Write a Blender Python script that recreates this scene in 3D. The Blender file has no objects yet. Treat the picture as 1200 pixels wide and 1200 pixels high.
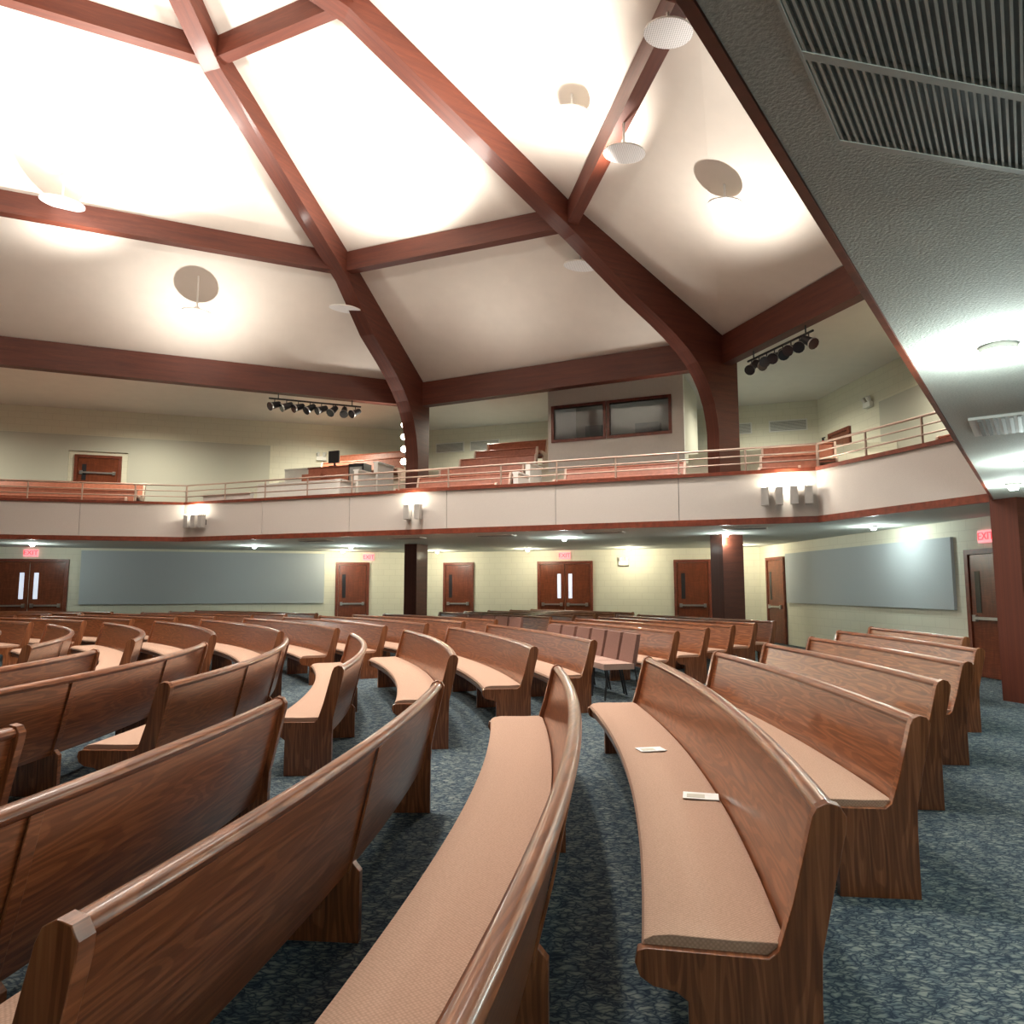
import bpy, math, random
from mathutils import Vector, Matrix
random.seed(7)
S=bpy.context.scene
try:
    S.view_settings.view_transform='Standard'
except Exception: pass

# ---------------------------------------------------------------- materials
def newmat(name):
    m=bpy.data.materials.new(name); m.use_nodes=True
    nt=m.node_tree; b=nt.nodes['Principled BSDF']
    return m,nt,b
def N(nt,t,**k):
    n=nt.nodes.new(t)
    for a,v in k.items():
        if a in n.inputs: n.inputs[a].default_value=v
        else: setattr(n,a,v)
    return n
def ramp(nt,stops):
    r=nt.nodes.new('ShaderNodeValToRGB'); e=r.color_ramp.elements
    e[0].position=stops[0][0]; e[0].color=(*stops[0][1],1)
    e[1].position=stops[-1][0]; e[1].color=(*stops[-1][1],1)
    for p,c in stops[1:-1]:
        x=e.new(p); x.color=(*c,1)
    return r
def bump(nt,b,src,st,dist=0.01):
    bp=N(nt,'ShaderNodeBump'); bp.inputs['Strength'].default_value=st; bp.inputs['Distance'].default_value=dist
    nt.links.new(src,bp.inputs['Height']); nt.links.new(bp.outputs[0],b.inputs['Normal'])
def plain(name,c,rough=0.6,metal=0,noise=0.06,scale=12,bst=0):
    m,nt,b=newmat(name); b.inputs['Roughness'].default_value=rough; b.inputs['Metallic'].default_value=metal
    tc=N(nt,'ShaderNodeTexCoord'); n=N(nt,'ShaderNodeTexNoise'); n.inputs['Scale'].default_value=scale
    nt.links.new(tc.outputs['Object'],n.inputs['Vector'])
    r=ramp(nt,[(0.3,tuple(x*(1-noise) for x in c)),(0.7,tuple(min(1,x*(1+noise)) for x in c))])
    nt.links.new(n.outputs['Fac'],r.inputs[0]); nt.links.new(r.outputs[0],b.inputs['Base Color'])
    if bst: bump(nt,b,n.outputs['Fac'],bst)
    return m
def emis(name,c,s):
    m,nt,b=newmat(name); b.inputs['Base Color'].default_value=(*c,1)
    b.inputs['Emission Color'].default_value=(*c,1); b.inputs['Emission Strength'].default_value=s
    return m
def wood(name,dark,mid,light,rough=0.28,su=1.2,sv=26,uv=True,fig=0.5,coat=0.25):
    m,nt,b=newmat(name)
    tc=N(nt,'ShaderNodeTexCoord'); mp=N(nt,'ShaderNodeMapping')
    mp.inputs['Scale'].default_value=(su,sv,sv)
    nt.links.new(tc.outputs['UV' if uv else 'Object'],mp.inputs[0])
    n=N(nt,'ShaderNodeTexNoise'); n.inputs['Scale'].default_value=2.2; n.inputs['Detail'].default_value=6; n.inputs['Distortion'].default_value=0.4
    nt.links.new(mp.outputs[0],n.inputs['Vector'])
    r=ramp(nt,[(0.28,dark),(0.5,mid),(0.72,light)])
    nt.links.new(n.outputs['Fac'],r.inputs[0])
    mp2=N(nt,'ShaderNodeMapping'); mp2.inputs['Scale'].default_value=(0.55,5,5)
    nt.links.new(tc.outputs['UV' if uv else 'Object'],mp2.inputs[0])
    w=N(nt,'ShaderNodeTexNoise'); w.inputs['Scale'].default_value=1.6; w.inputs['Detail'].default_value=1
    nt.links.new(mp2.outputs[0],w.inputs['Vector'])
    mu=N(nt,'ShaderNodeMath',operation='MULTIPLY'); mu.inputs[1].default_value=70
    nt.links.new(w.outputs['Fac'],mu.inputs[0])
    si=N(nt,'ShaderNodeMath',operation='SINE'); nt.links.new(mu.outputs[0],si.inputs[0])
    r2=ramp(nt,[(0.0,(0.62,0.54,0.48)),(0.45,(1,1,1))])
    nt.links.new(si.outputs[0],r2.inputs[0])
    mx=N(nt,'ShaderNodeMix',data_type='RGBA',blend_type='MULTIPLY'); mx.inputs[0].default_value=fig
    nt.links.new(r.outputs[0],mx.inputs[6]); nt.links.new(r2.outputs[0],mx.inputs[7])
    nt.links.new(mx.outputs[2],b.inputs['Base Color'])
    b.inputs['Roughness'].default_value=rough
    b.inputs['Coat Weight'].default_value=coat; b.inputs['Coat Roughness'].default_value=0.15
    bump(nt,b,n.outputs['Fac'],0.08,0.002)
    return m
M={}
M['pew']=wood('oak_pew',(0.150,0.047,0.017),(0.245,0.082,0.030),(0.335,0.124,0.050),rough=0.28,fig=0.8,coat=0.35)
M['beam']=wood('beam_wood',(0.075,0.014,0.006),(0.102,0.021,0.008),(0.130,0.028,0.012),rough=0.6,su=0.4,sv=5,fig=0.25,coat=0.05)
M['trim']=plain('trim_wood',(0.17,0.038,0.018),0.4,noise=0.25)
M['door']=wood('door_wood',(0.13,0.032,0.013),(0.18,0.045,0.019),(0.24,0.062,0.027),su=8,sv=1.5,uv=False)
M['rail']=plain('rail_metal',(0.45,0.33,0.26),0.4,0.3)
def blockwall(name,c,c2):
    m,nt,b=newmat(name)
    tc=N(nt,'ShaderNodeTexCoord')
    br=N(nt,'ShaderNodeTexBrick'); br.inputs['Scale'].default_value=1.0
    br.inputs['Brick Width'].default_value=0.4; br.inputs['Row Height'].default_value=0.2
    br.inputs['Mortar Size'].default_value=0.008
    br.inputs['Color1'].default_value=(*c,1); br.inputs['Color2'].default_value=(*[x*0.97 for x in c],1); br.inputs['Mortar'].default_value=(*c2,1)
    nt.links.new(tc.outputs['UV'],br.inputs['Vector'])
    nt.links.new(br.outputs['Color'],b.inputs['Base Color']); b.inputs['Roughness'].default_value=0.7
    bump(nt,b,br.outputs['Fac'],-0.25,0.01)
    return m
M['cream']=blockwall('painted_block',(0.78,0.74,0.60),(0.70,0.66,0.53))
M['ceil']=plain('ceiling_plaster',(0.74,0.675,0.60),0.9,noise=0.02,scale=3)
M['soffit']=plain('soffit_texture',(0.60,0.62,0.57),0.85,noise=0.12,scale=90,bst=0.5)
M['fascia']=plain('fascia_fabric',(0.54,0.495,0.45),0.9,noise=0.03,scale=60)
M['bluepanel']=plain('blue_acoustic',(0.47,0.50,0.52),0.9,noise=0.04,scale=50)
M['greypanel']=plain('grey_acoustic',(0.54,0.52,0.44),0.9,noise=0.04,scale=50)
M['white']=plain('white_paint',(0.80,0.78,0.73),0.6,noise=0.02)
M['sconce']=plain('sconce_housing',(0.42,0.40,0.37),0.5,noise=0.02)
M['dark']=plain('black_metal',(0.012,0.012,0.014),0.45)
M['vent']=plain('vent_metal',(0.30,0.30,0.28),0.5)
M['vent2']=plain('louvre_metal',(0.60,0.60,0.55),0.5)
M['steel']=plain('steel',(0.6,0.6,0.58),0.3,0.9)
M['glass']=plain('dark_glass',(0.03,0.03,0.035),0.05)
m,nt,bb=newmat('booth_glass'); bb.inputs['Base Color'].default_value=(.6,.62,.62,1); bb.inputs['Transmission Weight'].default_value=1; bb.inputs['Roughness'].default_value=0.0; bb.inputs['IOR'].default_value=1.35
M['clear']=m
M['lamp']=emis('lamp_cool',(0.85,1.0,0.93),30)
M['lampw']=emis('lamp_warm',(1.0,0.92,0.72),30)
M['lampd']=emis('door_window_light',(0.8,0.85,1.0),0.6)
M['red']=emis('exit_red',(1.0,0.03,0.04),2.5)
M['exitw']=emis('exit_face',(1.0,0.35,0.38),0.8)
M['redpaint']=plain('red_paint',(0.6,0.02,0.02),0.35)
M['redpew']=plain('balcony_pew_wood',(0.36,0.12,0.07),0.4,noise=0.15)
M['pewend']=plain('balcony_pew_end',(0.62,0.45,0.36),0.5,noise=0.05)
M['paper']=plain('paper',(0.8,0.8,0.78),0.8)
M['chairfab']=plain('chair_fabric',(0.21,0.105,0.08),0.9,noise=0.12,scale=80)
def cushion():
    m,nt,b=newmat('cushion_fabric')
    tc=N(nt,'ShaderNodeTexCoord'); mp=N(nt,'ShaderNodeMapping'); mp.inputs['Scale'].default_value=(90,90,90)
    mp.inputs['Rotation'].default_value=(0,0,0.78)
    nt.links.new(tc.outputs['UV'],mp.inputs[0])
    ch=N(nt,'ShaderNodeTexVoronoi'); ch.inputs['Scale'].default_value=1.0; ch.inputs['Randomness'].default_value=0.25
    nt.links.new(mp.outputs[0],ch.inputs['Vector'])
    r=ramp(nt,[(0.15,(0.50,0.325,0.235)),(0.6,(0.36,0.222,0.155))])
    nt.links.new(ch.outputs['Distance'],r.inputs[0]); nt.links.new(r.outputs[0],b.inputs['Base Color'])
    b.inputs['Roughness'].default_value=0.9
    bump(nt,b,ch.outputs['Distance'],-0.2,0.003)
    return m
M['cushion']=cushion()
def carpet():
    m,nt,b=newmat('carpet')
    tc=N(nt,'ShaderNodeTexCoord')
    n=N(nt,'ShaderNodeTexNoise'); n.inputs['Scale'].default_value=22; n.inputs['Detail'].default_value=2
    nt.links.new(tc.outputs['Object'],n.inputs['Vector'])
    mx=N(nt,'ShaderNodeMix',data_type='RGBA'); mx.inputs[0].default_value=0.05
    nt.links.new(tc.outputs['Object'],mx.inputs[6]); nt.links.new(n.outputs['Color'],mx.inputs[7])
    outs=[]
    for rot,off in ((0.5,0),(1.7,3.3)):
        mp=N(nt,'ShaderNodeMapping'); mp.inputs['Rotation'].default_value=(0,0,rot); mp.inputs['Location'].default_value=(off,off,0); mp.inputs['Scale'].default_value=(14,34,1)
        nt.links.new(mx.outputs[2],mp.inputs[0])
        v=N(nt,'ShaderNodeTexVoronoi',feature='DISTANCE_TO_EDGE'); v.inputs['Scale'].default_value=1.0
        nt.links.new(mp.outputs[0],v.inputs['Vector'])
        outs.append(v.outputs['Distance'])
    mn=N(nt,'ShaderNodeMath',operation='MINIMUM'); nt.links.new(outs[0],mn.inputs[0]); nt.links.new(outs[1],mn.inputs[1])
    r=ramp(nt,[(0.02,(0.032,0.050,0.072)),(0.075,(0.115,0.145,0.150)),(0.2,(0.21,0.24,0.225))])
    nt.links.new(mn.outputs[0],r.inputs[0])
    nb=N(nt,'ShaderNodeTexNoise'); nb.inputs['Scale'].default_value=11; nb.inputs['Detail'].default_value=3
    nt.links.new(tc.outputs['Object'],nb.inputs['Vector'])
    r2=ramp(nt,[(0.42,(0.55,0.63,0.72)),(0.56,(1.0,1.0,0.98))]); nt.links.new(nb.outputs['Fac'],r2.inputs[0])
    m2=N(nt,'ShaderNodeMix',data_type='RGBA',blend_type='MULTIPLY'); m2.inputs[0].default_value=1
    nt.links.new(r.outputs[0],m2.inputs[6]); nt.links.new(r2.outputs[0],m2.inputs[7])
    nt.links.new(m2.outputs[2],b.inputs['Base Color'])
    b.inputs['Roughness'].default_value=0.95; b.inputs['Specular IOR Level'].default_value=0.2
    f=N(nt,'ShaderNodeTexNoise'); f.inputs['Scale'].default_value=260
    nt.links.new(tc.outputs['Object'],f.inputs['Vector'])
    bump(nt,b,f.outputs['Fac'],0.4,0.01)
    return m
M['carpet']=carpet()

# ---------------------------------------------------------------- mesh builder
class B:
    def __init__(s): s.v=[];s.f=[];s.m=[];s.uv=[];s.mats=[];s.sm=[]
    def mi(s,k):
        if k not in s.mats: s.mats.append(k)
        return s.mats.index(k)
    def face(s,idx,k,uv=None,smooth=False):
        s.f.append(tuple(idx)); s.m.append(s.mi(k)); s.sm.append(smooth)
        s.uv.append(uv if uv else [(0,0)]*len(idx))
    def autouv(s,pts):
        n=Vector((0,0,0))
        for i in range(len(pts)):
            p=Vector(pts[i]);q=Vector(pts[(i+1)%len(pts)])
            n+=Vector(((p.y-q.y)*(p.z+q.z),(p.z-q.z)*(p.x+q.x),(p.x-q.x)*(p.y+q.y)))
        if n.length<1e-9: n=Vector((0,0,1))
        n.normalize()
        if abs(n.z)>0.9: ux,vy=Vector((1,0,0)),Vector((0,1,0))
        else:
            ux=Vector((-n.y,n.x,0)).normalized(); vy=n.cross(ux)
            if vy.z<0: vy=-vy
        return [(Vector(p).dot(ux),Vector(p).dot(vy)) for p in pts]
    def poly(s,pts,k,smooth=False):
        i=len(s.v); s.v+= [tuple(p) for p in pts]
        s.face(range(i,i+len(pts)),k,s.autouv(pts),smooth)
    def hexa(s,p,k):
        for q in ((3,2,1,0),(4,5,6,7),(0,1,5,4),(1,2,6,5),(2,3,7,6),(3,0,4,7)):
            s.poly([p[j] for j in q],k)
    def box(s,x0,x1,y0,y1,z0,z1,k):
        s.hexa([(x0,y0,z0),(x1,y0,z0),(x1,y1,z0),(x0,y1,z0),(x0,y0,z1),(x1,y0,z1),(x1,y1,z1),(x0,y1,z1)],k)
    def prism(s,pts,z0,z1,k,kb=None,kt=None):
        a=sum(pts[i][0]*pts[(i+1)%len(pts)][1]-pts[(i+1)%len(pts)][0]*pts[i][1] for i in range(len(pts)))
        if a<0: pts=pts[::-1]
        s.poly([(x,y,z0) for x,y in pts[::-1]],kb or k)
        s.poly([(x,y,z1) for x,y in pts],kt or k)
        for i in range(len(pts)):
            p=pts[i];q=pts[(i+1)%len(pts)]
            s.poly([(p[0],p[1],z0),(q[0],q[1],z0),(q[0],q[1],z1),(p[0],p[1],z1)],k)
    def cyl(s,a,b,r0,k,r1=None,n=12,caps=True,kcap=None):
        a=Vector(a);b=Vector(b); r1=r0 if r1 is None else r1
        d=(b-a).normalized(); t=Vector((0,0,1)) if abs(d.z)<0.9 else Vector((1,0,0))
        u=d.cross(t).normalized(); w=d.cross(u)
        i=len(s.v)
        for (c,r) in ((a,r0),(b,r1)):
            for j in range(n):
                an=2*math.pi*j/n
                s.v.append(tuple(c+u*math.cos(an)*r+w*math.sin(an)*r))
        for j in range(n):
            jj=(j+1)%n
            s.face((i+j,i+n+j,i+n+jj,i+jj),k,smooth=True)
        if caps:
            s.face([i+j for j in range(n)],k)
            s.face([i+n+j for j in range(n-1,-1,-1)],kcap or k)
    def sweep(s,st,prof,k,smooth=True,s0=0):
        i=len(s.v); P=len(prof)
        cum=[0]
        for j in range(P):
            a=prof[j];b=prof[(j+1)%P]; cum.append(cum[-1]+math.hypot(a[0]-b[0],a[1]-b[1]))
        for (x,y,nx,ny,z,l) in st:
            for (u,zz) in prof: s.v.append((x+nx*u,y+ny*u,z+zz))
        for a in range(len(st)-1):
            for j in range(P):
                jj=(j+1)%P
                s.face((i+a*P+j,i+a*P+jj,i+(a+1)*P+jj,i+(a+1)*P+j),k,
                       [(st[a][5],cum[j]),(st[a][5],cum[j+1]),(st[a+1][5],cum[j+1]),(st[a+1][5],cum[j])],smooth)
        for base,rev in ((i,False),(i+(len(st)-1)*P,True)):
            idx=list(range(base,base+P)); pr=[(zz,u) for u,zz in prof]
            if not rev: idx=idx[::-1]; pr=pr[::-1]
            s.face(idx,k,pr)
    def obj(s,name,parent=None,loc=(0,0,0),rz=0,bevel=0,sharp=35):
        me=bpy.data.meshes.new(name); me.from_pydata(s.v,[],s.f)
        for k in s.mats: me.materials.append(M[k])
        uvl=me.uv_layers.new(name='UVMap')
        for pi,p in enumerate(me.polygons):
            p.material_index=s.m[pi]; p.use_smooth=s.sm[pi]
            for q in range(len(s.f[pi])):
                uvl.data[p.loop_start+q].uv=s.uv[pi][q]
        if any(s.sm):
            try: me.set_sharp_from_angle(angle=math.radians(sharp))
            except Exception: pass
        me.validate()
        import bmesh
        bm=bmesh.new(); bm.from_mesh(me); bmesh.ops.recalc_face_normals(bm,faces=bm.faces); bm.to_mesh(me); bm.free()
        o=bpy.data.objects.new(name,me); S.collection.objects.link(o)
        o.location=loc; o.rotation_euler=(0,0,rz)
        if parent: o.parent=parent
        if bevel:
            bv=o.modifiers.new('bevel','BEVEL'); bv.width=bevel; bv.segments=3; bv.limit_method='ANGLE'; bv.angle_limit=math.radians(50)
        return o
def empty(name,loc=(0,0,0),rz=0):
    e=bpy.data.objects.new(name,None); e.location=loc; e.rotation_euler=(0,0,rz); e.empty_display_size=0.2
    S.collection.objects.link(e); return e

# ---------------------------------------------------------------- plan geometry
F0=(-21,16.35);A=(-8.74,19.3);Bc=(5.8,13.6);C=(6.9,10.3);E=(-3.0,-3.2)
WL=(-21,20.2);WK=(-3.3,25.8);WR=(9.2,21.4);WR2=(10.3,8.0);WR3=(9.8,-5);WB=(-4,-10);WB2=(-18,-8);WLL=(-25,5)
LR=(7.5,22.0)
BZ=2.8; FT=3.83; CT=7.2

b=B(); b.prism([WLL,WL,WK,WR,WR2,(11,-5),WB,WB2],-0.2,0,'carpet'); b.obj('floor')
def wall(name,p,q,z0,z1,k='cream',t=0.25):
    p=Vector(p);q=Vector(q); d=(q-p).normalized(); n=Vector((-d.y,d.x))*t
    b=B(); b.prism([tuple(p),tuple(q),tuple(q+n),tuple(p+n)],z0,z1,k); return b.obj(name)
wall('wall_left',WL,WK,0,CT)
wall('wall_back',WK,WR,0,CT)
wall('wall_right',WR,WR2,BZ+0.02,CT)
wall('wall_right_lower',LR,WR3,0,BZ)
wall('wall_side',WR2,WR3,0,CT)
wall('wall_front',WR3,WB,0,CT)
wall('wall_stage',WB,WB2,0,CT)
wall('wall_stage_side',WB2,WLL,0,CT)
wall('wall_far_left',WLL,WL,0,CT)

# roof
V=[(-15.6,15.45),(-2.75,20.9),(5.05,17.0),(7.2,10.2),(3.4,1.9),(-4.5,-1.0),(-13,0.6),(-18.6,8.2)]
W=[(-12.6,13.5),(-4.2,17.25),(1.26,15.0),(2.35,8.6),(0.3,5.6),(-4.8,3.6),(-10.3,4.5),(-13.9,9)]
X=[(-9.7,11.65),(-6.0,13.5),(-3.0,12.1),(-2.4,9.6),(-3.4,8.0),(-5.6,7.2),(-8.2,7.6),(-10.2,9.4)]
AP=(-6.3,10.3,13.6)
O=[WL,WK,WR,WR2,WR3,WB,WB2,WLL]
ZV,ZW,ZX=7.5,9.75,12.4
b=B()
for i in range(8):
    j=(i+1)%8
    b.poly([(*O[i],CT),(*O[j],CT),(*V[j],ZV)],'ceil'); b.poly([(*O[i],CT),(*V[j],ZV),(*V[i],ZV)],'ceil')
    b.poly([(*V[i],ZV),(*V[j],ZV),(*W[j],ZW)],'ceil'); b.poly([(*V[i],ZV),(*W[j],ZW),(*W[i],ZW)],'ceil')
    b.poly([(*W[i],ZW),(*W[j],ZW),(*X[j],ZX)],'ceil'); b.poly([(*W[i],ZW),(*X[j],ZX),(*X[i],ZX)],'ceil')
    b.poly([(*X[i],ZX),(*X[j],ZX),AP],'ceil')
b.obj('ceiling')
def strip(b,st,w,k='beam'):
    n=len(st); pts=[]
    for i,(x,y,zb,zt) in enumerate(st):
        a=st[max(0,i-1)];c=st[min(n-1,i+1)]
        d=Vector((c[0]-a[0],c[1]-a[1])).normalized(); nn=Vector((-d.y,d.x))*w/2
        pts.append([(x-nn.x,y-nn.y,zb),(x+nn.x,y+nn.y,zb),(x+nn.x,y+nn.y,zt),(x-nn.x,y-nn.y,zt)])
    i0=len(b.v)
    for q in pts: b.v+=q
    Ls=[0]
    for i in range(n-1): Ls.append(Ls[-1]+max(0.01,math.hypot(st[i+1][0]-st[i][0],st[i+1][1]-st[i][1])))
    for i in range(n-1):
        for j in range(4):
            jj=(j+1)%4
            idx=(i0+i*4+j,i0+i*4+jj,i0+(i+1)*4+jj,i0+(i+1)*4+j)
            if j in(0,2): uv=[(Ls[i],0),(Ls[i],w),(Ls[i+1],w),(Ls[i+1],0)]
            else: uv=[(Ls[t[0]],b.v[t[1]][2]) for t in ((i,idx[0]),(i,idx[1]),(i+1,idx[2]),(i+1,idx[3]))]
            b.face(idx,k,uv)
    b.face([i0+3,i0+2,i0+1,i0],k); b.face([i0+(n-1)*4+j for j in range(4)],k)
for i in range(8):
    v=Vector(V[i]);w=Vector(W[i]);x=Vector(X[i]); d=(w-v).normalized(); L=(w-v).length
    def cz(s_): return ZV+(ZW-ZV)*s_/L
    st=[]
    for s_,zb in ((-0.3,0),(0.34,0),(0.345,5.2),(0.38,5.5),(0.45,5.85),(0.6,6.25),(0.75,6.52),(0.95,6.79),(1.2,7.04),(1.55,7.32),(2.0,7.62),(2.8,8.1),):
        p=v+d*s_; zc=max(cz(s_),ZV+0.0)
        st.append((p.x,p.y,min(zb,zc-0.62),zc+0.02))
    st.append((w.x,w.y,ZW-0.62,ZW+0.02)); st.append((x.x,x.y,ZX-0.55,ZX+0.02)); st.append((AP[0],AP[1],AP[2]-0.6,AP[2]))
    b=B(); strip(b,st,0.40); b.obj('roof_rib')
    j=(i+1)%8
    for P,z,h,wd in ((V,ZV,0.66,0.28),(W,ZW,0.45,0.24),(X,ZX,0.42,0.24)):
        b=B(); strip(b,[(*P[i],z-h,z+0.03),(*P[j],z-h,z+0.03)],wd); b.obj('roof_ring_beam')

# balcony slab + fascia
b=B(); b.prism([F0,A,Bc,C,E,WB,WR3,WR2,WR,WK,WL],BZ,BZ+0.35,'soffit',kt='carpet'); b.obj('balcony_floor')
def fas(p,q,name,thin=False):
    p=Vector(p);q=Vector(q);L=(q-p).length;d=(q-p)/L;n=Vector((-d.y,d.x))
    def bar(u0,u1,z0,z1,k,a=None,c=None):
        a=p if a is None else a; c=q if c is None else c
        b.prism([tuple(a+n*u0),tuple(c+n*u0),tuple(c+n*u1),tuple(a+n*u1)],z0,z1,k)
    b=B(); k=max(1,round(L/2.6)); 
    for i in range(k):
        a=p+d*(L*i/k+0.006); c=p+d*(L*(i+1)/k-0.006)
        bar(-.05,-.005,BZ+.1,FT-.05,'fascia',a,c)
    bar(-.03,-.006,BZ+.1,FT-.06,'dark'); bar(0,.1,BZ+.36,FT-.06,'fascia')
    if thin: bar(-.032,-.002,BZ-.008,BZ+.1,'trim')
    else: bar(-.08,-.002,BZ-.02,BZ+.1,'trim')
    bar(-.03 if thin else -.09,.14,FT-.07,FT,'trim')
    b.obj(name)
    r=B()
    a=p+n*0.03;c=q+n*0.03
    for z in (FT+0.16,FT+0.31,FT+0.46):
        r.cyl((a.x,a.y,z),(c.x,c.y,z),0.015 if z<FT+.4 else 0.022,'rail',n=8)
    m=max(2,round(L/1.3))
    for i in range(m+1):
        t=a+d*(L*i/m); r.cyl((t.x,t.y,FT-0.01),(t.x,t.y,FT+0.46),0.02,'rail',n=8)
    r.obj('balcony_railing')
for p,q in ((F0,A),(A,Bc),(Bc,C)): fas(p,q,'balcony_front')
fas(C,E,'balcony_front',True)

# tiers
def off(p,q,d):
    p=Vector(p);q=Vector(q);e=(q-p).normalized();n=Vector((-e.y,e.x)); return p+n*d,q+n*d
def isect(a,b_,c,d):
    a,b_,c,d=map(Vector,(a,b_,c,d)); r=b_-a;s_=d-c
    t=((c-a).x*s_.y-(c-a).y*s_.x)/(r.x*s_.y-r.y*s_.x); return a+r*t
TZ=[3.15+0.40*k for k in range(6)]
TS=[3.15+0.33*k for k in range(6)]
b=B()
for k in range(1,6):
    d=0.25+0.95*k
    l=off(F0,A,d);m=off(A,Bc,d);r=off(Bc,C,d)
    Ak=isect(*l,*m);Bk=isect(*m,*r)
    b.prism([tuple(Ak),tuple(Bk),(WR[0]-.03,WR[1]-.03),(WK[0],WK[1]-.03)],TZ[k-1],TZ[k],'cream',kt='carpet')
    if k<=3:
        Fk=l[0]
        b.prism([(Fk[0]+.1,Fk[1]),tuple(Ak),(WK[0]-.03,WK[1]-.03),(WL[0]+.1,WL[1]-.03)],TS[k-1],TS[k],'cream',kt='carpet')
        if k<=2: b.prism([tuple(Bk),(Vector(r[1])[0],r[1][1]),(WR2[0]-.35,10.2),(WR[0]-.05,WR[1]-.05)],TS[k-1],TS[k],'cream',kt='carpet')
b.obj('balcony_tiers')

# ---------------------------------------------------------------- pews
def rail_prof():
    return [(0.0+0.036*math.cos(t*math.pi/6)-0.008,0.862+0.03*math.sin(t*math.pi/6)) for t in range(12)]
PR_SEAT=[(-.55,.345),(-.565,.36),(-.565,.39),(-.55,.40),(-.14,.40),(-.12,.345)]
PR_CUSH=[(-.545,.395),(-.572,.405),(-.58,.425),(-.572,.447),(-.545,.462),(-.49,.47),(-.30,.468),(-.17,.472),(-.14,.46),(-.135,.395)]
PR_BACK=[(-.165,.36),(-.10,.56),(-.03,.855),(0.012,.855),(-.055,.56),(-.115,.30),(-.15,.30)]
PR_END=[(-.44,0),(-.44,.29),(-.475,.315),(-.545,.325),(-.585,.35),(-.6,.39),(-.592,.425),(-.565,.435),(-.20,.435),(-.17,.46),(-.125,.60),(-.06,.855),(-.045,.885),(-.012,.902),(.022,.893),(.04,.862),(.036,.82),(-.01,.62),(-.045,.46),(-.05,.33),(-.05,0)]
PR_SUP=[(-.43,0),(-.43,.345),(-.10,.345),(-.06,.30),(-.06,0)]
PR_BAT=[(-.12,.30),(-.05,.56),(.016,.84),(.022,.84),(-.04,.55),(-.105,.295)]
def make_pew(path,L,z=0,name='pew',wk='pew',ck='cushion',near=False,nseg=None,ek=None):
    b=B(); n=nseg or max(6,int(L/0.16))
    off0=random.random()*40
    def st(a,c,m): return [(*path(a+(c-a)*i/m),z,a+(c-a)*i/m+off0) for i in range(m+1)]
    body=st(0.03,L-0.03,n)
    b.sweep(body,PR_SEAT,wk); b.sweep(body,PR_CUSH,ck); b.sweep(body,PR_BACK,wk); b.sweep(body,rail_prof(),wk)
    for a in (0,L-0.05): b.sweep(st(a,a+0.05,1),PR_END,ek or wk,smooth=False)
    m=max(1,round(L/1.7))
    for i in range(1,m):
        a=L*i/m; b.sweep(st(a-.022,a+.022,1),PR_SUP,wk,smooth=False); b.sweep(st(a-.03,a+.03,1),PR_BAT,wk,smooth=False)
    return b.obj(name,bevel=0.012 if near else 0)
PC=(-16.0,5.8)
def arc_pew(r,a0,a1,near=False,pc=None,sg=None):
    L=r*(a1-a0); pc=pc or PC
    def path(s_):
        a=a0+s_/r; return (pc[0]+r*math.cos(a),pc[1]+r*math.sin(a),math.cos(a),math.sin(a))
    return make_pew(path,L,near=near,nseg=sg or (36 if near else 14))
def ang_on(r,f):
    lo,hi=math.radians(-32),math.radians(80)
    g=lambda a:(PC[1]+r*math.sin(a))-f(PC[0]+r*math.cos(a))
    for _ in range(50):
        m=(lo+hi)/2
        if g(m)>0: hi=m
        else: lo=m
    return (lo+hi)/2
R=lambda k:14.55+0.95*k
near2=lambda x:7.1+(x+.67)*(1.28 if x>-.67 else 1.12)
far2=lambda x:11.5+(x+1.94)*1.38
near3=lambda x:10.3+(x+4.2)*1.3
for xm,yc,y0,y1 in ((-2.35,4.8,.3,3.6),(-1.40,4.6,.3,4.5),(-.52,5.3,1.5,5.27),(.41,5.6,.75,6.36),(1.34,6.1,2.28,7.1),(2.22,6.0,3.8,7.7),
                    (3.17,7.1,5.27,8.9),(4.15,8.3,6.57,10.0),(5.2,9.8,8.03,11.5),(6.2,11.5,9.9,12.6)):
    r=20.0; a0=math.asin((y0-yc)/r); a1=math.asin((y1-yc)/r)
    arc_pew(r,a0,a1,near=True,pc=(xm-r,yc))
def padded_chair(x,y,a):
    W2=0.26
    b=B()
    b.box(-.52,-.06,-W2,W2,.42,.50,'cushion2')
    o=b.obj('padded_chair',loc=(x,y,0),rz=a,bevel=0.03)
    b=B()
    p=[(-.09,-W2+.02,.47),(-.02,-W2+.02,.47),(-.02,W2-.02,.47),(-.09,W2-.02,.47),(.0,-W2+.03,.90),(.06,-W2+.03,.90),(.06,W2-.03,.90),(.0,W2-.03,.90)]
    b.hexa(p,'chairfab'); b.obj('back',parent=o,bevel=0.028)
    l=B()
    for sy in(-W2+.02,W2-.02):
        l.cyl((-.46,sy,.43),(-.50,sy,0),.014,'dark',n=8); l.cyl((-.06,sy,.5),(.04,sy,0),.014,'dark',n=8)
    l.obj('legs',parent=o)
M['cushion2']=plain('chair_seat_fabric',(0.40,0.26,0.21),0.9,noise=0.1,scale=80)
def chairs(r,a0,n):
    a=a0+.02
    for i in range(n):
        padded_chair(PC[0]+r*math.cos(a),PC[1]+r*math.sin(a),a); a+=0.56/r
    return a
for k in range(-3,10):
    r=R(k); a0=ang_on(r,near2); a1=ang_on(r,far2)
    if k==4:
        a=chairs(r,a0,6)
        if a1-a>0.06: arc_pew(r,a+0.01,a1)
        continue
    arc_pew(r,a0,a1,near=(k<4))
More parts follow.
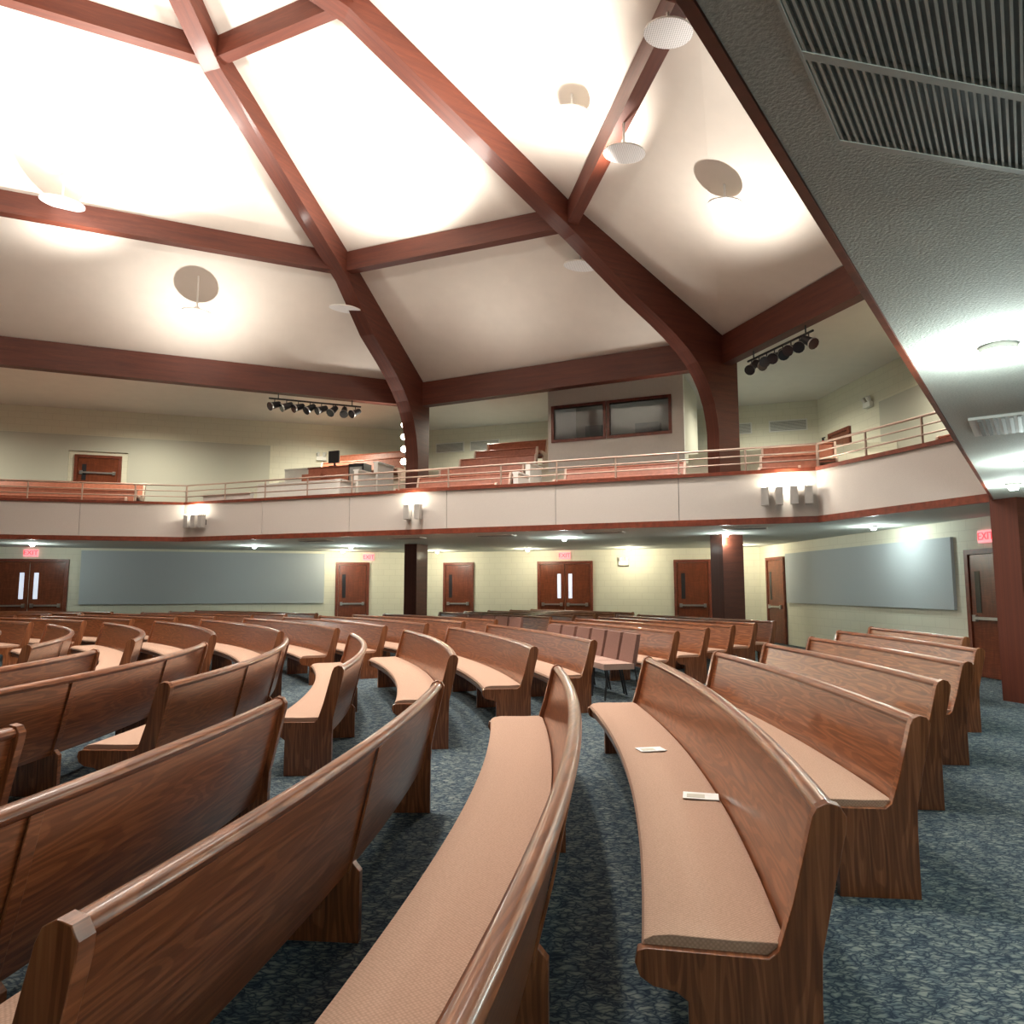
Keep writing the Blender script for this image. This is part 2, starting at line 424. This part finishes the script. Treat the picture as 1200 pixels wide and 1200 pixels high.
for k in range(-6,11):
    r=R(k); a0=ang_on(r,near3)
    if PC[1]+r*math.sin(a0)<8.0: a0=math.asin((8.0-PC[1])/r)
    a1=math.radians(46.3)
    if k==5: a0=chairs(r,a0,5)+.01
    if a1-a0>0.08: arc_pew(r,a0,a1)
for k in range(-7,4): arc_pew(R(k),math.radians(51.5),math.radians(68))
for k in range(-7,2): arc_pew(R(k),math.radians(72),math.radians(88))
# balcony pews
def row(p,q,d,t0,t1,z):
    p=Vector(p);q=Vector(q);e=(q-p).normalized();n=Vector((-e.y,e.x))
    def path(s_):
        c=p+e*(t0+s_)+n*d; return (c.x,c.y,n.x,n.y)
    make_pew(path,t1-t0,z=z+.004,name='balcony_pew',wk='redpew',ck='cushion',nseg=4,ek='pewend')
for k in range(0,6):
    d=1.05+0.95*k; z=TZ[k]
    if k<4: row(A,Bc,d,5.8+.15*k,8.6,z)
    else: row(A,Bc,d,6.3,8.3,z)
    if k<2: row(A,Bc,d,10.0,12.9,z)
    if k>=4: row(A,Bc,d,0.8,4.0,z)
    if k<3: row(A,Bc,d,14.5,14.9+0.41*d,z)
    if k<3:
        row(Bc,C,d,0.6+0.3*k,2.0,TS[k])
        row(F0,A,d,1.0,5.6,TS[k]); row(F0,A,d,6.6,10.9,TS[k])

# ---------------------------------------------------------------- wall fittings
def wl(p,q,x=None,y=None,out=0.0):
    p=Vector(p);q=Vector(q);d=(q-p).normalized()
    t=((x-p.x)/d.x) if x is not None else ((y-p.y)/d.y)
    c=p+d*t+Vector((d.y,-d.x))*out; return c.x,c.y,math.atan2(d.y,d.x)
dn=[0]
def door(p,q,x=None,y=None,w=0.95,h=2.35,z=0,double=False,light=True):
    dn[0]+=1
    cx,cy,a=wl(p,q,x,y,.003); e=empty('door_%d'%dn[0],(cx,cy,z),a)
    W_=w*(2 if double else 1)
    f=B(); f.box(-W_/2-.09,-W_/2,-.07,-.0,0,h+.09,'trim'); f.box(W_/2,W_/2+.09,-.07,0,0,h+.09,'trim'); f.box(-W_/2,W_/2,-.07,0,h,h+.09,'trim')
    f.obj('frame',parent=e)
    for i in range(2 if double else 1):
        x0=-W_/2+i*w+.01; x1=x0+w-.02
        l=B(); l.box(x0,x1,-.045,-.005,0.01,h-.01,'door')
        l.obj('leaf_%d'%(i+1),parent=e)
        g=B(); s_= (x0+.12,x0+.24) if (i==1 or not double) else (x1-.24,x1-.12)
        g.box(s_[0],s_[1],-.052,-.044,h*.52,h*.86,'lampd' if double and light else 'glass'); g.obj('vision_panel_%d'%(i+1),parent=e)
        r=B(); r.box(x0+.08,x1-.08,-.10,-.07,1.0,1.05,'steel'); r.box(x0+.06,x0+.14,-.10,-.044,.97,1.08,'steel'); r.box(x1-.14,x1-.06,-.10,-.044,.97,1.08,'steel')
        r.obj('push_bar_%d'%(i+1),parent=e)
door(WL,WK,x=-14.7,w=0.95,double=True)
door(WL,WK,x=-5.5)
door(WK,WR,x=-1.85)
door(WK,WR,x=1.75,w=0.85,double=True)
door(WK,WR,x=5.62)
door(LR,WR3,y=20.9)
door(LR,WR3,y=12.6,h=2.15)
door(WL,WK,x=-13.1,z=TS[3]+.005,w=1.15,h=1.5)
door(WR,WR2,y=20.2,z=TS[2]+.005,w=0.95,h=2.1)
def panel(name,p,q,t0,t1,z0,z1,k,byx=True,th=0.06):
    a=wl(p,q,x=t0,out=.003) if byx else wl(p,q,y=t0,out=.003); c=wl(p,q,x=t1) if byx else wl(p,q,y=t1)
    L=math.hypot(c[0]-a[0],c[1]-a[1])
    b=B(); b.box(0,L,-th,0,z0,z1,k); b.obj(name,loc=(a[0],a[1],0),rz=a[2],bevel=0.01)
panel('acoustic_panel',WL,WK,-13.4,-6.4,1.05,2.72,'bluepanel')
panel('acoustic_panel',LR,WR3,20.2,13.5,1.15,2.5,'bluepanel',False)
panel('acoustic_panel',WL,WK,-12.3,-8.2,4.2,6.35,'greypanel')
panel('acoustic_panel',WL,WK,-16.0,-13.9,4.2,6.35,'greypanel')
panel('acoustic_panel',WL,WK,-13.9,-12.3,5.85,6.35,'greypanel')
panel('acoustic_panel',WR,WR2,18.2,15.6,4.3,6.3,'greypanel',False)
def vent(p,q,x,z,w=1.1,h=.35):
    cx,cy,a=wl(p,q,x=x,out=.003); b=B(); b.box(-w/2,w/2,-.03,0,z,z+h,'white')
    n=8
    for i in range(n): b.box(-w/2+.04,w/2-.04,-.04,-.03,z+.03+i*(h-.06)/n,z+.03+(i+.55)*(h-.06)/n,'vent')
    b.obj('wall_vent',loc=(cx,cy,0),rz=a)
for x in (-2.2,-.95,): vent(WK,WR,x,6.35)
for x in (6.9,8.4): vent(WK,WR,x,6.3)
def exit_sign(x,y,z,a):
    e=empty('exit_sign',(x,y,z),a)
    b=B(); b.box(-.19,.19,-.06,0,-.11,.11,'exitw'); b.obj('housing',parent=e)
    c=bpy.data.curves.new('letters','FONT'); c.body='EXIT'; c.size=.19; c.extrude=.004; c.align_x='CENTER'; c.align_y='CENTER'
    c.materials.append(M['red']); o=bpy.data.objects.new('letters',c); S.collection.objects.link(o); o.parent=e
    o.location=(0,-.065,0); o.rotation_euler=(math.pi/2,0,0)
for (p,q,x,y) in ((WL,WK,-14.7,None),(WL,WK,-5.0,None),(WK,WR,1.75,None),(LR,WR3,None,12.6)):
    cx,cy,a=wl(p,q,x,y,.003); exit_sign(cx,cy,2.62 if y is None else 2.45,a)
cx,cy,a=wl(WR,WR2,y=20.95,out=.12); e=empty('fire_extinguisher',(cx,cy,5.35),a)
b=B(); b.cyl((0,0,0),(0,0,.42),.085,'redpaint',n=16); b.cyl((0,0,.42),(0,0,.5),.085,'redpaint',r1=.03,n=16); b.cyl((0,0,.5),(0,0,.58),.025,'dark',n=8); b.box(-.02,.12,-.02,.02,.56,.59,'dark'); b.cyl((.06,0,.55),(.1,0,.2),.012,'dark',n=6); b.box(-.03,.03,.07,.118,.1,.3,'dark'); b.obj('cylinder',parent=e)
def emlight(p,q,z,x=None,y=None):
    cx,cy,a=wl(p,q,x,y,.003); e=empty('emergency_light',(cx,cy,z),a)
    b=B(); b.box(-.16,.16,-.1,0,-.07,.07,'white'); b.cyl((-.09,-.06,.07),(-.11,-.12,.2),.05,'white',r1=.065,n=12); b.cyl((.09,-.06,.07),(.11,-.12,.2),.05,'white',r1=.065,n=12); b.obj('unit',parent=e)
emlight(WR,WR2,6.35,y=18.7); emlight(WK,WR,2.35,x=3.6); emlight(WL,WK,6.0,x=-6.6)

# sound booth
bl=Vector((1.03,20.3));br=Vector((4.54,18.8)); d=(br-bl).normalized(); L=(br-bl).length
ang=math.atan2(d.y,d.x)
e=empty('sound_booth',(bl.x,bl.y,0),ang)
b=B()
z0,z1=TZ[4]-.3,7.22
zw0,zw1=5.72,6.62
ws=((0.18,1.62),(1.80,3.42))
b.box(0,L,0,.12,z0,zw0,'white'); b.box(0,L,0,.12,zw1,z1,'white')
b.box(0,ws[0][0],0,.12,zw0,zw1,'white'); b.box(ws[0][1],ws[1][0],0,.12,zw0,zw1,'white'); b.box(ws[1][1],L,0,.12,zw0,zw1,'white')
b.box(0,.12,.12,2.2,z0,z1,'white'); b.box(L-.12,L,.12,2.2,z0,z1,'greypanel'); b.box(0,L,2.2,2.3,z0,z1,'greypanel'); 
b.box(.4,L-.4,1.2,1.9,5.3,6.0,'dark'); b.box(.7,1.2,1.3,1.6,6.0,6.35,'vent'); b.box(2.2,2.9,1.3,1.6,6.0,6.3,'vent')
b.obj('booth_walls',parent=e)
for i,(a,c) in enumerate(ws):
    f=B()
    f.box(a-.08,c+.08,-.03,.1,zw0-.08,zw0,'trim'); f.box(a-.08,c+.08,-.03,.1,zw1,zw1+.08,'trim'); f.box(a-.08,a,-.03,.1,zw0,zw1,'trim'); f.box(c,c+.08,-.03,.1,zw0,zw1,'trim')
    f.obj('window_frame_%d'%(i+1),parent=e)
    g=B(); g.box(a,c,.04,.06,zw0,zw1,'clear'); g.obj('window_pane_%d'%(i+1),parent=e)
l=bpy.data.lights.new('booth_lamp','POINT'); l.energy=6; l.shadow_soft_size=.1; o=bpy.data.objects.new('booth_lamp',l); S.collection.objects.link(o); o.parent=e; o.location=(1.9,.9,6.95)
# warm wash on the booth front
# control desk and monitors on the balcony
e_=(Vector(Bc)-Vector(A)).normalized(); n_=Vector((-e_.y,e_.x)); aAB=math.atan2(e_.y,e_.x)
c=Vector(A)+e_*2.75+n_*2.55
e=empty('sound_desk',(c.x,c.y,TZ[2]+.004),aAB)
b=B(); b.box(-.75,.65,-.3,.3,0,.05,'redpew'); b.box(-.75,.65,.0,.3,.05,1.05,'redpew'); b.box(-.75,-.1,-.3,.0,.05,.85,'redpew'); b.box(-.77,.67,-.02,.32,1.05,1.09,'trim'); b.obj('cabinet',parent=e)
b=B(); b.box(-.1,.25,.05,.1,1.2,1.55,'dark'); b.cyl((.08,.12,1.09),(.08,.1,1.3),.03,'dark',n=8); b.box(-.04,.2,.0,.22,1.09,1.11,'dark'); b.obj('monitor',parent=e)
b=B(); b.box(.7,1.2,-.1,.3,0,1.1,'dark'); b.box(.75,1.15,-.12,-.1,.2,1.0,'vent'); b.obj('equipment_rack',parent=e)
def parapet(t0,d0,t1,d1,z0,z1):
    p=Vector(A)+e_*t0+n_*d0; q=Vector(A)+e_*t1+n_*d1; dd=(q-p).normalized(); nn=Vector((-dd.y,dd.x))*.06
    b=B(); b.prism([tuple(p-nn),tuple(q-nn),tuple(q+nn),tuple(p+nn)],z0,z1,'white'); b.prism([tuple(p-nn*1.5),tuple(q-nn*1.5),tuple(q+nn*1.5),tuple(p+nn*1.5)],z1,z1+.04,'white')
    b.obj('stair_parapet')
parapet(0.3,.35,1.9,.35,3.16,4.02)
parapet(1.3,1.3,3.9,1.3,3.56,4.38)
parapet(0.6,3.3,1.9,3.3,TZ[3]+.01,5.15)
parapet(4.5,.45,4.5,1.15,3.16,4.25); parapet(4.5,1.25,4.5,2.1,3.56,4.62); parapet(4.5,2.2,4.5,3.05,3.96,4.98)
parapet(9.3,.45,9.3,1.15,3.16,4.15); parapet(9.3,1.25,9.3,2.1,3.56,4.5)
# stage light bars fixed under the outer ring beam
def spotbar(p,q,n,ztop):
    p=Vector(p);q=Vector(q); e=empty('stage_light_bar',((p+q)/2).to_tuple())
    o=e.location.copy(); b=B(); b.cyl(p-o,q-o,.025,'dark',n=8)
    for t in(.1,.9):
        c=p.lerp(q,t)-o; b.cyl(c,(c.x,c.y,ztop-o.z),.015,'dark',n=6)
    b.obj('bar',parent=e)
    for i in range(n):
        c=p.lerp(q,(i+.5)/n)-o; d=Vector((random.uniform(-.9,.3),random.uniform(-1,-.5),-.5)).normalized()
        b=B(); b.cyl(c,(c.x,c.y,c.z-.12),.012,'dark',n=6)
        s_=Vector((c.x,c.y,c.z-.18)); b.cyl(s_-d*.17,s_+d*.12,.075,'dark',r1=.10,n=12,kcap='glass'); b.cyl(s_+d*.12,s_+d*.16,.12,'steel',n=12,kcap='glass')
        b.obj('spotlight_%d'%(i+1),parent=e)
spotbar((-6.6,19.25,6.68),(-4.3,20.22,6.68),8,6.86)
spotbar((5.35,16.0,6.66),(6.0,14.0,6.66),8,6.86)
# ceiling dish speakers on short stems
def dish(x,y,z,r,tilt,zt):
    e=empty('ceiling_speaker',(x,y,z))
    b=B(); n=28
    rings=[(r,0),(r*1.0,.025),(r*.8,.05),(r*.3,.09),(.03,.1)]
    for rr,zz in rings:
        for j in range(n): b.v.append((rr*math.cos(2*math.pi*j/n),rr*math.sin(2*math.pi*j/n),zz))
    for a in range(len(rings)-1):
        for j in range(n):
            jj=(j+1)%n; b.face((a*n+j,a*n+jj,(a+1)*n+jj,(a+1)*n+j),'white',smooth=True)
    b.face([j for j in range(n-1,-1,-1)],'grille'); b.face([(len(rings)-1)*n+j for j in range(n)],'white')
    o=b.obj('dish',parent=e); o.rotation_euler=tilt
    c=B(); c.cyl((0,0,.06),(0,0,zt-z+.01),.022,'white',n=8); c.cyl((0,0,.06),(0,0,.14),.05,'white',n=10); c.obj('hanger',parent=e)
m,nt,bb=newmat('speaker_grille'); tc=N(nt,'ShaderNodeTexCoord'); vv=N(nt,'ShaderNodeTexVoronoi'); vv.inputs['Scale'].default_value=34; vv.inputs['Randomness'].default_value=0.0
nt.links.new(tc.outputs['Object'],vv.inputs['Vector']); rr=ramp(nt,[(.25,(.5,.5,.5)),(.42,(.92,.92,.92))]); nt.links.new(vv.outputs['Distance'],rr.inputs[0]); nt.links.new(rr.outputs[0],bb.inputs['Base Color'])
M['grille']=m
def roofz(x,y):
    tri=[]
    for i in range(8):
        j=(i+1)%8
        tri+=[((*V[i],ZV),(*V[j],ZV),(*W[j],ZW)),((*V[i],ZV),(*W[j],ZW),(*W[i],ZW)),((*W[i],ZW),(*W[j],ZW),(*X[j],ZX)),((*W[i],ZW),(*X[j],ZX),(*X[i],ZX)),((*X[i],ZX),(*X[j],ZX),AP)]
    for a,b_,c in tri:
        den=(b_[1]-c[1])*(a[0]-c[0])+(c[0]-b_[0])*(a[1]-c[1])
        if abs(den)<1e-9: continue
        l1=((b_[1]-c[1])*(x-c[0])+(c[0]-b_[0])*(y-c[1]))/den; l2=((c[1]-a[1])*(x-c[0])+(a[0]-c[0])*(y-c[1]))/den; l3=1-l1-l2
        if min(l1,l2,l3)>=-1e-6: return l1*a[2]+l2*b_[2]+l3*c[2]
    return ZV
for x,y,z,r in ((-4.24,17.8,8.6,.40),(1.55,15.8,8.82,.38),(1.87,11.4,8.75,.35),(2.11,9.07,9.0,.33),(3.77,12.2,8.3,.30),(-7.56,16.8,8.13,.33)):
    zt=9.3 if (x,y) in ((1.87,11.4),(2.11,9.07)) else roofz(x,y)
    dish(x,y,z,r,(0.12,0.1,0),zt)
# two speakers in the upper roof, one over each inner panel
dish(-9.4,14.4,9.55,.42,(0.1,0.1,0),roofz(-9.4,14.4))
dish(1.05,11.9,9.75,.36,(0.1,0.1,0),roofz(1.05,11.9))

# ---------------------------------------------------------------- lights
def spot(x,y,z,tx,ty,tz,en,ang=130,col=(1,.94,.86),size=.08,blend=.7):  # serves the roof uplights and the added fill lamps
    l=bpy.data.lights.new('uplight_or_fill','SPOT'); l.energy=en; l.color=col; l.spot_size=math.radians(ang); l.spot_blend=blend; l.shadow_soft_size=size
    o=bpy.data.objects.new('uplight_or_fill',l); S.collection.objects.link(o); o.location=(x,y,z)
    o.rotation_euler=(Vector((tx,ty,tz))-Vector((x,y,z))).to_track_quat('-Z','Y').to_euler()
def collamps(v,w,zs):
    v=Vector(v);w=Vector(w);d=(w-v).normalized(); s_=Vector((d.y,-d.x))
    if s_.x>0: s_=-s_
    e=empty('column_lamps',(v.x,v.y,0))
    for i,z in enumerate(zs):
        b=B(); c=Vector((s_.x*.2,s_.y*.2,z)); t=Vector((s_.x*.42,s_.y*.42,z)); b.cyl(c,t,.02,'dark',n=8)
        u=Vector((-.15,-.9,.2)).normalized(); b.cyl(t-u*.1,t+u*.14,.08,'white',r1=.1,n=14,kcap='lampw'); b.obj('lamp_%d'%(i+1),parent=e)
    q=v+s_*.45+d*.35
    spot(q.x,q.y,zs[1],q.x+d.x*4+s_.x*.5,q.y+d.y*4+s_.y*.5,zs[1]+3.2,260,100,blend=1)
collamps(V[1],W[1],(5.2,5.57,5.94,6.3)); collamps(V[2],W[2],(5.0,5.37,5.74,6.1))
def sconces(p,q,t,n,sp=.24):
    p=Vector(p);q=Vector(q);d=(q-p).normalized();nn=Vector((d.y,-d.x)); a=math.atan2(d.y,d.x)
    c=p+d*t+nn*.052
    e=empty('balcony_sconce',(c.x,c.y,3.25),a)
    for i in range(n):
        b=B(); x=(i-(n-1)/2)*sp
        b.box(x-.07,x+.07,-.19,-.05,-.12,.22,'sconce'); b.box(x-.05,x+.05,-.05,0,-.05,.1,'dark'); b.box(x-.055,x+.055,-.175,-.065,.221,.225,'lampw')
        b.obj('fixture_%d'%(i+1),parent=e)
    l=bpy.data.lights.new('sconce_glow','POINT'); l.energy=9*n; l.color=(1,.93,.8); l.shadow_soft_size=.05
    o=bpy.data.objects.new('glow',l); S.collection.objects.link(o); o.parent=e; o.location=(0,-.14,.36)
sconces(A,Bc,.5,3); sconces(A,Bc,7.0,2,.28); sconces(A,Bc,15.05,4,.26)

# soffit downlights
def downlight(x,y,k='lamp',en=45,z=BZ,col=(.86,1,.95)):
    e=empty('soffit_downlight',(x,y,z))
    b=B(); b.cyl((0,0,0),(0,0,-.03),.085,'white',n=20); b.cyl((0,0,-.03),(0,0,-.08),.06,k,r1=.045,n=20); b.obj('fixture',parent=e)
    l=bpy.data.lights.new('downlight','POINT'); l.energy=en; l.color=col; l.shadow_soft_size=.06
    o=bpy.data.objects.new('light',l); S.collection.objects.link(o); o.parent=e; o.location=(0,0,-.17)
for x,y in ((-13.5,20.4),(-7.6,21.4),(-4.8,21.6),(1.3,18.0),(4.9,16.6),(7.3,14.6),(2.52,3.65),(5.1,7.0),(6.0,8.6)):
    downlight(x,y)
downlight(3.5,.6,en=90); downlight(1.0,-1.6,en=90)  # extra pair out of view, added to brighten the near soffit
for x,y in ((-2.5,24.3),(.5,23.2),(3.6,22.4),(6.6,21.0),(-5.6,24.0)): downlight(x,y,'lampw',60,col=(1,.92,.68))
def svent(x,y,a,w=.9,h=.35):
    b=B(); b.box(-w/2,w/2,-h/2,h/2,-.02,0,'white')
    for i in range(8): b.box(-w/2+.03,w/2-.03,-h/2+.03+i*(h-.06)/8,-h/2+.03+(i+.5)*(h-.06)/8,-.03,-.02,'vent')
    b.obj('soffit_vent',loc=(x,y,BZ-.002),rz=a)
for t in (3.5,6.2,8.6,11.2,14.2):
    c=Vector(A)+e_*t+n_*1.0; svent(c.x,c.y,aAB)
svent(3.75,5.4,math.radians(54),.7,.45)
# big louvre over the near aisle
p0=Vector((.583,1.427));p1=Vector((.906,1.88));p2=Vector((1.62,2.05));p3=Vector((1.30,1.60))
P0=p0+(p0-p1)*1.0; P3=p3+(p3-p2)*1.0
b=B(); z=BZ-.002
def bil(u,v): return (P0.lerp(p1,u)).lerp(P3.lerp(p2,u),v)
def patch(u0,u1,v0,v1,za,zb,k): b.prism([tuple(bil(u0,v0)),tuple(bil(u1,v0)),tuple(bil(u1,v1)),tuple(bil(u0,v1))],za,zb,k)
patch(0,1,0,1,z-.012,z,'vent')
for u0,u1 in ((-.03,0.0),(.62,.65),(.985,1.01)): patch(u0,u1,-.015,1.0,z-.03,z,'vent2')
for v0,v1 in ((-.015,0.0),(.985,1.0)): patch(-.03,1.01,v0,v1,z-.0305,z-.001,'vent2')
ns=30
for i in range(ns): patch(0,1,i/ns+.006,(i+.55)/ns,z-.028,z-.01,'vent2')
b.obj('ceiling_louvre')

# pamphlets on the pew seat
for x,y,a in ((.93,5.0,.2),(.98,3.9,-.25)):
    b=B(); b.box(-.09,.09,-.06,.06,0,.004,'paper'); b.box(-.07,.02,-.04,.02,.004,.0055,'greypanel'); b.obj('pamphlet',loc=(x,y,.475),rz=a)

cx,cy=-6.3,10.3
for i in range(8):
    j=(i+1)%8
    mx=(W[i][0]+W[j][0])/2; my=(W[i][1]+W[j][1])/2
    d=Vector((cx-mx,cy-my)).normalized()
    spot(mx+d.x*1.2,my+d.y*1.2,8.6,mx+d.x*2.6,my+d.y*2.6,11.2,1500,150,size=.3,blend=1)
# uplights throwing the speaker shadows on the roof panels
spot(-7.3,16.4,6.75,-7.7,17.0,8.8,330,150,blend=1,size=.03); spot(4.1,12.4,6.8,3.7,12.1,8.8,330,150,blend=1,size=.03)
spot(1.6,12.1,8.6,.8,11.8,10.4,420,150,blend=1,size=.03); spot(-9.1,14.6,8.3,-9.5,14.2,10.2,420,150,blend=1,size=.03)
spot(-.8,17.0,6.6,-.6,17.4,8.7,90,150,blend=1,size=.3)
spot(2.9,8.9,7.2,3.6,9.4,9,160,140,blend=1)
# added fill lamps without fixtures, shining down from high in the dome
for x,y in ((-4.5,9),(-8,12),(-1,6.5),(-3,14),(-9,6),(2,13)):
    spot(x,y,roofz(x,y)-.8,x,y,0,1750,125,(1,.95,.88),.3,1)
# unseen fill lamps added to brighten the balcony and upper walls
for x,y in ((-16,18.9),(-11,20.9),(-6,22.6),(-1,23.0),(6.8,19.6),(8.4,14.5)):
    spot(x,y,6.9,x,y,3,700,172,(1,.96,.78),.2,1)
w=bpy.data.worlds.new('w'); S.world=w; w.use_nodes=True; w.node_tree.nodes['Background'].inputs[0].default_value=(.5,.5,.5,1); w.node_tree.nodes['Background'].inputs[1].default_value=.2

cam=bpy.data.cameras.new('camera'); co=bpy.data.objects.new('camera',cam); S.collection.objects.link(co)
cam.sensor_width=36; cam.lens=25.5; cam.clip_start=.02; co.location=(0,0,1.55); co.rotation_euler=(math.radians(96),0,0)
S.camera=co
